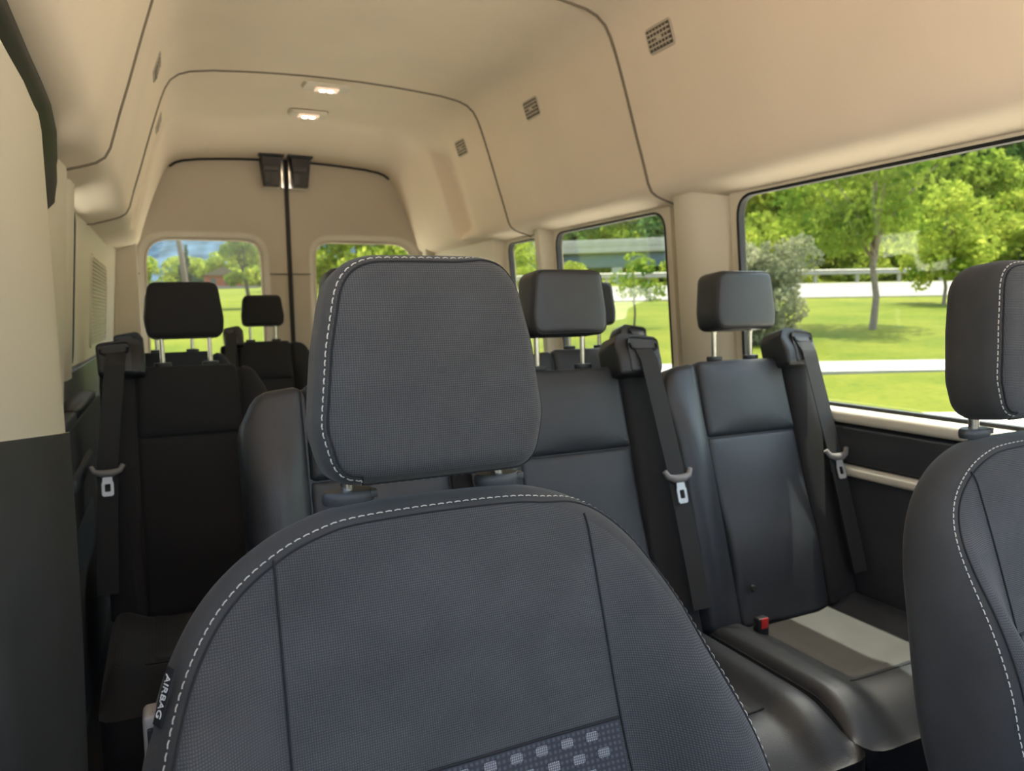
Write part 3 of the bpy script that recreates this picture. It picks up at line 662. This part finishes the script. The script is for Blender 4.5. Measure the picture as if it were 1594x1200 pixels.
        MB().tube([Mc((-1+2*j/20)*ph, 0.478, 0.375+cf((-1+2*j/20)*ph, 0.478)+0.0005) for j in range(21)], 0.002, 6).build('cushion_seam', 'thread_dark', cu)
        MB().tube([Mc(-L+0.004+0*k, 0.2+0.42*k/14, 0.36+cf(-L+0.004, 0.2+0.42*k/14)) for k in range(15)], 0.002, 6).build('cushion_seam', 'thread_dark', cu)
        for s in (-1, 1): MB().box((s*0.17-0.02, -0.56, 0.0), (s*0.17+0.02, -0.18, 0.22), 0.006).build('seat_leg', 'black_plastic', root)
        bk = MB().box((-ph*sg-0.016, -0.245, 0.36), (-ph*sg+0.016, -0.225, 0.415), 0.004).build('belt_buckle', 'black_plastic', root)
        bk.rotation_euler = (0, 0, 0)
        MB().box((-ph*sg-0.010, -0.2485, 0.392), (-ph*sg+0.010, -0.2445, 0.4165), 0.002).build('release_button', 'red_button', bk)
    bt = M(-ph+0.03, -0.555, 0.018)
    MB().tube([bt, bt+nn*0.006], [0.009, 0.006], 12).build('recline_stud', 'black_plastic', root)
    return root
G2 = 'nearest bench row behind the front seats'
rear_seat(-0.306, 1.46, False, 'black vinyl bench seat half hidden behind the foreground front seat', G2, 0.12, 0.140, 0.069)
rear_seat(0.140, 1.46, False, 'black vinyl seat in the middle of the nearest bench, left of the window seat', G2, 0.095, 0.142, 0.108)
rear_seat(0.649, 1.46, False, 'black vinyl window seat of the nearest bench, sunlit cushion, beside the large window', G2, 0.117, 0.142, 0.093)
rear_seat(-0.630, 2.18, True, 'black cloth single seat on the left with a belt housing on its left shoulder', 'single seats along the left wall', 0.072, 0.130, 0.082, True, 0.002)
rear_seat(0.632, 2.18, False, 'black seat top showing under the headrest of the middle bench seat', 'seats of the second bench row', 0.117, 0.142, 0.093, False)
rear_seat(-0.650, 2.99, True, 'black seat whose shoulder shows directly behind the left single seat', 'single seats along the left wall', 0.072, 0.130, 0.082, True)
rear_seat(-0.243, 3.79, True, 'small distant black cloth seat before the left rear door, headrest against the lawn', 'rearmost bench row', 0.10, 0.125, 0.075, True)

# ------------------------------------------------------------------ ceiling fittings
def vent(s, Y, label):
    z = 1.888; x = prof_x(z); sl = math.atan2(0.708-0.645, 1.918-1.727)   # lean of the side panel
    root = empty('air_vent', (s*(x-0.001), Y, z)); tag(root, label, 'vent', 'air vents in the headliner')
    root.rotation_euler = (0, -s*sl, 0)
    w, h = 0.054, 0.031
    def ring(a, b, r): return [Vector(p) for p in resample(roundpoly([(-a, -b, r), (a, -b, r), (a, b, r), (-a, b, r)], 5), 40)]
    rows = [[(-s*d, p.x, p.y) for p in ring(a, b, r)] for a, b, r, d in ((w+0.006, h+0.006, 0.014, -0.004), (w+0.006, h+0.006, 0.014, 0.001), (w+0.003, h+0.003, 0.012, 0.003), (w-0.001, h-0.001, 0.010, 0.003), (w-0.003, h-0.003, 0.010, -0.010))]
    MB().grid(rows, True).build('vent_frame', 'vent_grey', root)
    MB().box((min(0, -s*0.0035), -w+0.001, -h+0.001), (max(0, -s*0.0035), w-0.001, h-0.001)).build('vent_well', 'vent_dark', root, smooth=False)
    for k in range(4):
        zz = -h+0.0115+k*0.013; MB().box((min(-s*0.002, -s*0.0065), -w+0.003, zz-0.0022), (max(-s*0.002, -s*0.0065), w-0.003, zz+0.0022)).build('slat', 'vent_grey', root, smooth=False)
    for k in range(6):
        yy = -w+0.017+k*0.0150; MB().box((min(-s*0.002, -s*0.0045), yy-0.0012, -h+0.004), (max(-s*0.002, -s*0.0045), yy+0.0012, h-0.004)).build('vane', 'vent_grey', root, smooth=False)
    MB().box((-0.008, -0.012, -0.006), (0.008, 0.012, 0.006), 0.002).build('vent_knob', 'vent_grey', root)
vent(1, 1.815, 'largest slatted vent, top right of the photo'); vent(1, 2.635, 'slatted vent on the right between the two arched seams'); vent(1, 3.385, 'smallest slatted vent on the right, nearest the rear doors')
vent(-1, 2.635, 'upper of the two slatted vents seen edge on at left'); vent(-1, 3.385, 'lower of the two slatted vents seen edge on at left')

def dome(Y, label, wid):
    zc = 2.061-(0.004 if Y > 3.5 else 0)
    root = empty('dome_light', (-0.006, Y, zc)); tag(root, label, 'lamp', 'dome lamps in the rear headliner')
    P = lambda a, b, r: [Vector(p) for p in resample(roundpoly([(-a, -b, r), (a, -b, r), (a, b, r), (-a, b, r)], 6), 48)]
    rows = [[(p.x, p.y, z) for p in P(a, b, 0.02)] for a, b, z in ((wid, 0.048, 0.0), (wid, 0.048, -0.007), (wid-0.005, 0.043, -0.013), (wid-0.012, 0.036, -0.012))]
    MB().grid(rows, True, False, True).build('lamp_housing', 'trim_cream', root)
    MB().box((-0.048, -0.026, -0.021), (0.048, 0.026, -0.013), 0.004).build('lamp_lens', 'lens', root)
    for sx in (-0.017, 0.017):
        MB().box((sx-0.009, -0.008, -0.0235), (sx+0.009, 0.008, -0.0195), 0.002).build('bulb', 'bulb', root)
dome(3.235, 'lit dome lamp nearer the camera, upper of the pair', 0.098); dome(3.672, 'lit dome lamp nearer the rear doors, lower of the pair', 0.088)

# ------------------------------------------------------------------ outdoors
RS = Vector((0.905, -0.4247)).normalized(); RD = Vector((0.4232, 0.906)).normalized()
def terr(s, d):
    z = lerp([(-80, -0.75), (3, -0.75), (5, -0.62), (13, -0.03), (20, 0.40), (30.5, 1.20), (32, 1.35), (45, 2.30), (52, 2.6), (70, 5.5), (100, 16), (150, 34)], d)
    zl = lerp([(-80, -0.75), (3, -0.75), (18, -0.55), (24, 0.15), (32, 1.0), (70, 3.1), (110, 5.2), (150, 7.0)], d)   # gentler ground behind the van
    t1 = ss(-9, 3, s); t2 = ss(0.21, 0.31, s/max(d, 1)); m_ = ss(45.5, 54, d); t = t1*(1-m_)+t2*m_; z = zl*(1-t)+z*t
    return z
def gw(s, d, h=0.0):
    return Vector((-0.68+RS.x*s+RD.x*d, RS.y*s+RD.y*d, terr(s, d)+h))
def strip(name, mat, d0, d1, s0, s1, h, label, nd=8, ns=40):
    rows = [[gw(s0+(s1-s0)*j/ns, d0+(d1-d0)*i/nd, h) for j in range(ns+1)] for i in range(nd+1)]
    rows2 = [[p-Vector((0, 0, 0.3)) for p in r] for r in rows]
    mb = MB().grid(rows); mb.grid([rows[0], rows2[0]]); mb.grid([rows[-1], rows2[-1]])
    return struct(mb.build(name, mat, sharp=60), label)
ds = [-80, 3, 5, 8, 13, 16, 20, 25, 30.5, 32, 45, 52, 60, 70, 85, 100, 125, 150]
rows = [[gw(-160+320*j/40, d) for j in range(41)] for d in ds]
struct(MB().grid(rows).build('ground', 'grass', sharp=60), 'sunlit mown lawn around the van')
strip('path', 'concrete', 12.55, 13.75, 0, 60, 0.03, 'pale concrete footpath across the lawn')
strip('road', 'asphalt_pale', 32, 45.2, -8, 120, 0.04, 'pale sunlit road beyond the lawn')
rows = [[gw(s_, d_, 0.02) for s_ in range(-40, 41, 2)] for d_ in (-60, -20, -8, 0, 3, 5, 7, 9.3)]  # unseen pale pavement, added to bounce neutral light onto the ceiling
rows += [[gw(s_, d_, 0.02) if s_ < -4 else gw(s_, 9.3, 0.02) for s_ in range(-40, 41, 2)] for d_ in (12, 15, 17.5)]
struct(MB().grid(rows).build('parking_lot', 'paving', sharp=60), 'pale paved parking lot the van stands on')

# guardrail
gr = empty('guardrail', gw(10, 46)); tag(gr, 'long grey steel guardrail along the far side of the road', 'guardrail')
def abs_part(mb, name, mat, root, **k):
    o = mb.build(name, mat, None, **k); o.parent = root; o.matrix_parent_inverse = Matrix.Translation(-Vector(root.location)); return o
prof = [(0.0, 0.86), (-0.06, 0.80), (0.0, 0.70), (-0.06, 0.60), (0.0, 0.52), (0.03, 0.52), (0.03, 0.86)]
rows = []
for s in range(-8, 70, 3):
    rows.append([gw(s, 46.2+d, h) for d, h in prof])
abs_part(MB().grid(rows, True, True, True), 'rail', 'galvanised', gr, smooth=False)
for k in range(26):
    p = gw(-7+k*2.6, 46.45); abs_part(MB().box((p.x-0.08, p.y-0.08, p.z-0.2), (p.x+0.08, p.y+0.08, p.z+0.8)), 'post', 'galvanised', gr, smooth=False)

# foliage ----------------------------------------------------------
def leaves(n, clumps, size, seed, flat=0.0):
    rnd = random.Random(seed); mb = MB(); tot = sum(c[3]*c[4]*c[5] for c in clumps)**1.0
    vs, fs = [], []
    for (x, y, z, rx, ry, rz) in clumps:
        k = max(6, int(n*(rx*ry*rz)**0.8/sum((c[3]*c[4]*c[5])**0.8 for c in clumps)))
        for _ in range(k):
            while True:
                a, b, c = (rnd.uniform(-1, 1) for _ in range(3)); q = a*a+b*b+c*c
                if 0.05 < q < 1: break
            f = q**-0.22
            p = Vector((x+a*f*rx, y+b*f*ry, z+c*f*rz))
            u = Vector((rnd.gauss(0, 1), rnd.gauss(0, 1), rnd.gauss(0, 0.6))).normalized(); w = u.orthogonal().normalized()
            w = Matrix.Rotation(rnd.uniform(0, 6.28), 3, u) @ w; t = u.cross(w); s = size*rnd.uniform(0.55, 1.25)
            o = len(vs); vs += [p-w*s, p+t*s*0.5+u*s*0.12, p+w*s, p-t*s*0.5-u*s*0.12]; fs.append((o, o+1, o+2, o+3))
    mb.v = [tuple(v) for v in vs]; mb.f = fs; return mb
def build_leaves(mb, name, mat, root):
    me = bpy.data.meshes.new(name); me.from_pydata(mb.v, [], mb.f); me.update(); me.materials.append(MATS[mat])
    o = bpy.data.objects.new(name, me); COL.objects.link(o); o.parent = root; return o
def crown(rnd, n, R, h0, h1, r):
    cl = []
    for _ in range(n):
        t = rnd.random(); a = rnd.uniform(0, 6.28); z = h0+(h1-h0)*t; w = R*math.sqrt(max(0.05, 1-((t-0.42)/0.62)**2)); d = w*math.sqrt(rnd.random())
        q = r*rnd.uniform(0.7, 1.3); cl.append((d*math.cos(a), d*math.sin(a), z, q, q, q*0.75))
    return cl
def tree(name, label, cat, s, d, trunk, tr, h, R, nleaf, size, mat, seed, group=None, bark='bark', nc=26, cr=None, h0=None):
    rnd = random.Random(seed); root = empty(name, gw(s, d)); tag(root, label, cat, group)
    h0 = trunk if h0 is None else h0
    MB().tube([(0, 0, -0.2), (0.02*h, 0.0, trunk*0.5), (0.0, 0.01*h, trunk), (-0.01*h, 0, trunk+(h-trunk)*0.5), (0, 0, trunk+(h-trunk)*0.8)], [tr*1.25, tr, tr*0.85, tr*0.45, tr*0.15], 9).build('trunk', bark, root)
    for k in range(5):
        a = k*1.256+rnd.random(); b = trunk*(0.92+0.10*k); e = Vector((math.cos(a)*R*0.7, math.sin(a)*R*0.7, trunk+(h-trunk)*rnd.uniform(0.35, 0.7)))
        MB().tube([(0, 0, b), Vector((e.x*0.45, e.y*0.45, b+(e.z-b)*0.55)), e], [tr*0.55, tr*0.35, tr*0.1], 6).build('branch', bark, root)
    build_leaves(leaves(nleaf, crown(rnd, nc, R, h0, h, cr or R*0.38), size, seed), 'foliage', mat, root)
    return root
tree('lawn_tree', 'young tree with bare grey trunk standing in the middle of the lawn', 'tree', 9.75, 20.0, 1.75, 0.085, 5.8, 2.1, 5200, 0.12, 'leaf_mid', 11, h0=2.6, nc=22)
tree('small_tree', 'slim yellow green tree right of the lawn tree, before the guardrail', 'tree', 16.3, 28.0, 1.3, 0.06, 4.4, 1.5, 2600, 0.14, 'leaf_fresh', 12, h0=0.9)
tree('sapling', 'tiny sapling alone on the lawn seen through the middle window', 'tree', 3.65, 22.0, 0.8, 0.03, 1.9, 0.75, 520, 0.09, 'leaf_mid', 13, bark='bark_dark', nc=10)
# silvery shrub with several stems
sb = empty('silvery_shrub', gw(5.85, 17.2)); tag(sb, 'pale silvery green shrub with thin stems at the left edge of the large window', 'shrub')
rnd = random.Random(5)
for k in range(4):
    x, y = rnd.uniform(-0.4, 0.4), rnd.uniform(-0.4, 0.4); MB().tube([(x*0.6, y*0.6, -0.2), (x, y, 0.9), (x*1.8, y*1.8, 1.9)], [0.045, 0.035, 0.012], 7).build('stem', 'bark_dark', sb)
build_leaves(leaves(6500, [(rnd.gauss(0, 0.42), rnd.gauss(0, 0.42), 0.15+2.05*_/37, 0.34, 0.34, 0.30) for _ in range(38)], 0.065, 5), 'foliage', 'leaf_silver', sb)
# rear window trees
tree('round_tree', 'round leafy tree with thin trunk on the slope behind the left rear door', 'tree', -13.5, 38.0, 1.5, 0.10, 5.0, 1.45, 4600, 0.15, 'leaf_fresh', 21, bark='bark_dark')
# utility pole leaning
pl = empty('utility_pole', gw(-21.9, 50)); tag(pl, 'leaning brown wooden utility pole behind the left rear door', 'pole')
MB().tube([(0.25, 0, -0.5), (-0.1, 0, 3.5), (-0.8, 0, 9.5)], [0.20, 0.18, 0.14], 10).build('pole', 'pole_wood', pl)
MB().box((-1.9, -0.08, 8.6), (0.6, 0.08, 8.75)).build('crossarm', 'bark', pl, smooth=False)
# dark spruce
sp = empty('spruce', gw(-27.2, 63)); tag(sp, 'dark narrow spruce right of the utility pole', 'tree'); rnd = random.Random(8)
MB().tube([(0, 0, -0.3), (0, 0, 3.8)], [0.15, 0.03], 8).build('trunk', 'bark_dark', sp)
build_leaves(leaves(2200, [(rnd.uniform(-1, 1)*(1-t/15)*0.9, rnd.uniform(-1, 1)*(1-t/15)*0.9, 0.3+t*0.25, 0.6*(1-t/16.5), 0.6*(1-t/16.5), 0.3) for t in range(16)], 0.16, 8), 'foliage', 'leaf_spruce', sp)
# red house
hs = empty('red_house', gw(-33.0, 85)); tag(hs, 'small red brick house with brown roof half hidden by the round tree', 'house')
MB().box((-1.6, 0, -1.0), (2.2, 3.5, 1.55)).build('house_wall', 'brick_red', hs, smooth=False)
MB().box((-1.8, -0.15, -1.0), (4.2, -0.02, 0.35)).build('porch_wall', 'siding', hs, smooth=False)
MB().prism([(-1.9, 1.5), (2.5, 1.5), (0.3, 2.5)], lambda a, b: (a, -0.3, b), lambda a, b: (a, 3.8, b)).build('roof', 'shingle', hs, smooth=False)
for k in range(2): MB().box((-1.1+1.5*k, -0.04, 0.55), (-0.5+1.5*k, 0.02, 1.2)).build('window', 'dark_plastic', hs, smooth=False)
# road bridge seen through the middle window
bd = empty('road_bridge', gw(7.5, 78)); tag(bd, 'concrete road bridge on blue grey girders seen through the middle window', 'bridge'); bz = bd.location.z
bd.rotation_euler = (0, 0, math.atan2(RS.y, RS.x)+math.radians(-14))
H = 6.7-bz
for nm, mt, z0, z1, y0, y1 in (('deck', 'bridge_concrete', H, H+0.55, 0, 8), ('parapet', 'bridge_concrete', H+0.55, H+1.35, 0, 0.35), ('girder', 'bridge_steel', H-1.5, H, 0.6, 1.1), ('girder', 'bridge_steel', H-1.5, H, 4.0, 4.5)):
    MB().box((-6, y0, z0), (24, y1, z1), 0.03).build(nm, mt, bd)
for x in (3.6, 13.0): MB().box((x-0.55, 0.6, -3), (x+0.55, 5, H-1.5), 0.05).build('pier', 'bridge_concrete', bd)
for k in range(14): MB().box((-5.5+2.1*k, -0.06, H+0.6), (-5.2+2.1*k, 0.0, H+1.3)).build('parapet_post', 'bridge_concrete', bd, smooth=False)

# wooded slope: trees that nothing tells apart
protos = []
rnd = random.Random(31)
spec = [('leaf_fresh', 3.0, 6.5, 0.30), ('leaf_mid', 3.6, 8.5, 0.34), ('leaf_deep', 3.8, 9.5, 0.36), ('leaf_fresh', 2.2, 4.0, 0.24)]
placed = [0]*4
def place(k, s, d, sc_=1.0):
    q = s/d
    if not (-0.56 < q < 0.82) or 0.27 < q < 0.29: return
    if 0.0 < q < 0.25 and k == 3: sc_ *= 0.5
    if 0.01 < q < 0.24 and k != 3 and d < 100: return          # open view to the bridge
    mt, R, h, sz = spec[k][:4]
    zone = 'left rear door window' if q < -0.29 else 'right rear door window' if q < -0.04 else 'middle side window' if q < 0.25 else 'large side window'
    side = '' if q < 0.25 else ', left half' if q < 0.42 else ', middle' if q < 0.55 else ', right end'
    kind = ['bright leafy tree', 'mid green leafy tree', 'tall dark leafy tree', 'low bright bush'][k]
    row = 'low on the slope' if d < 56 else 'halfway up the slope' if d < 74 else 'high on the slope'
    lab = '%s %s beyond the %s%s' % (kind, row, zone, side)
    cat = 'bush' if k == 3 else 'tree'; nm = ['slope_tree', 'slope_tree', 'slope_tree', 'slope_bush'][k]
    if placed[k] == 0:
        o = empty(nm, (0, 0, 0))
        MB().tube([(0, 0, -1.0), (0, 0, h*0.35), (0.1, 0, h*0.75)], [0.16, 0.12, 0.04], 7).build('trunk', 'bark_dark', o)
        build_leaves(leaves(2600, crown(random.Random(40+k), 24, R, h*0.12, h, R*0.42), sz, 50+k), 'foliage', mt, o); protos.append(o); spec[k] += (o,)
    else: o = copy_tree(spec[k][4])
    placed[k] += 1; tag(o, lab, cat, lab+' group')
    o.location = gw(s, d, -0.2); o.rotation_euler = (0, 0, rnd.uniform(0, 6.28)); o.scale = (sc_,)*3
for i in range(20):                                   # bushes right behind the guardrail
    place(3, -2+i*3.6+rnd.uniform(-1, 1), 50+rnd.uniform(0, 3), rnd.uniform(0.75, 1.15))
for i in range(17): place(0, 4+i*4.4+rnd.uniform(-1.5, 1.5), 58+rnd.uniform(-2, 3), rnd.uniform(0.8, 1.2))
for i in range(16): place(1, 6+i*5.2+rnd.uniform(-2, 2), 68+rnd.uniform(-3, 4), rnd.uniform(0.9, 1.3))
for i in range(16): place(2, 8+i*6.2+rnd.uniform(-2, 2), 80+rnd.uniform(-4, 6), rnd.uniform(1.0, 1.5))
for i in range(8): place((0, 1, 2)[i % 3], 2+i*3.6, 106+rnd.uniform(-2, 5), rnd.uniform(1.1, 1.5))
for i in range(14): place(1, 4+i*7.2+rnd.uniform(-2, 2), 96+rnd.uniform(-4, 6), rnd.uniform(1.1, 1.5))
for i in range(7): place(0, -19+i*3.0+rnd.uniform(-1, 1), 66+rnd.uniform(-3, 4), rnd.uniform(0.85, 1.15))
for i in range(6): place(3, -49+i*3.2+rnd.uniform(-0.6, 0.6), 95+rnd.uniform(-2, 2), rnd.uniform(0.85, 1.15))
for i in range(4): place(3, -33+i*3.4+rnd.uniform(-0.6, 0.6), 97+rnd.uniform(-2, 2), rnd.uniform(0.6, 0.9))
# wooded hill under the slope trees and the far ridge with haze in its colour
def ridge(name, mat, d, h, s0, s1, label, seed, depth, n=90):
    rnd = random.Random(seed); ph = [rnd.uniform(0, 6.28) for _ in range(6)]
    rows = []
    for i in range(13):
        t = i/12; r = []
        for j in range(n+1):
            s = s0+(s1-s0)*j/n; w = 1+0.16*math.sin(s*0.011+ph[0])+0.07*math.sin(s*0.037+ph[1])+0.03*math.sin(s*0.11+ph[2])+0.015*rnd.uniform(-1, 1)
            dd = d+depth*t; p = Vector((-0.68+RS.x*s+RD.x*dd, RS.y*s+RD.y*dd, -5+h*w*math.sin(t*math.pi/2)**0.9)); r.append(p)
        rows.append(r)
    return struct(MB().grid(rows).build(name, mat, sharp=180), label)
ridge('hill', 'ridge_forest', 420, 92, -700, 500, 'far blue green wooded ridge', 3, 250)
ridge('hill', 'soil_dark', 112, 42, 0, 260, 'near wooded hillside under the slope trees', 4, 60)
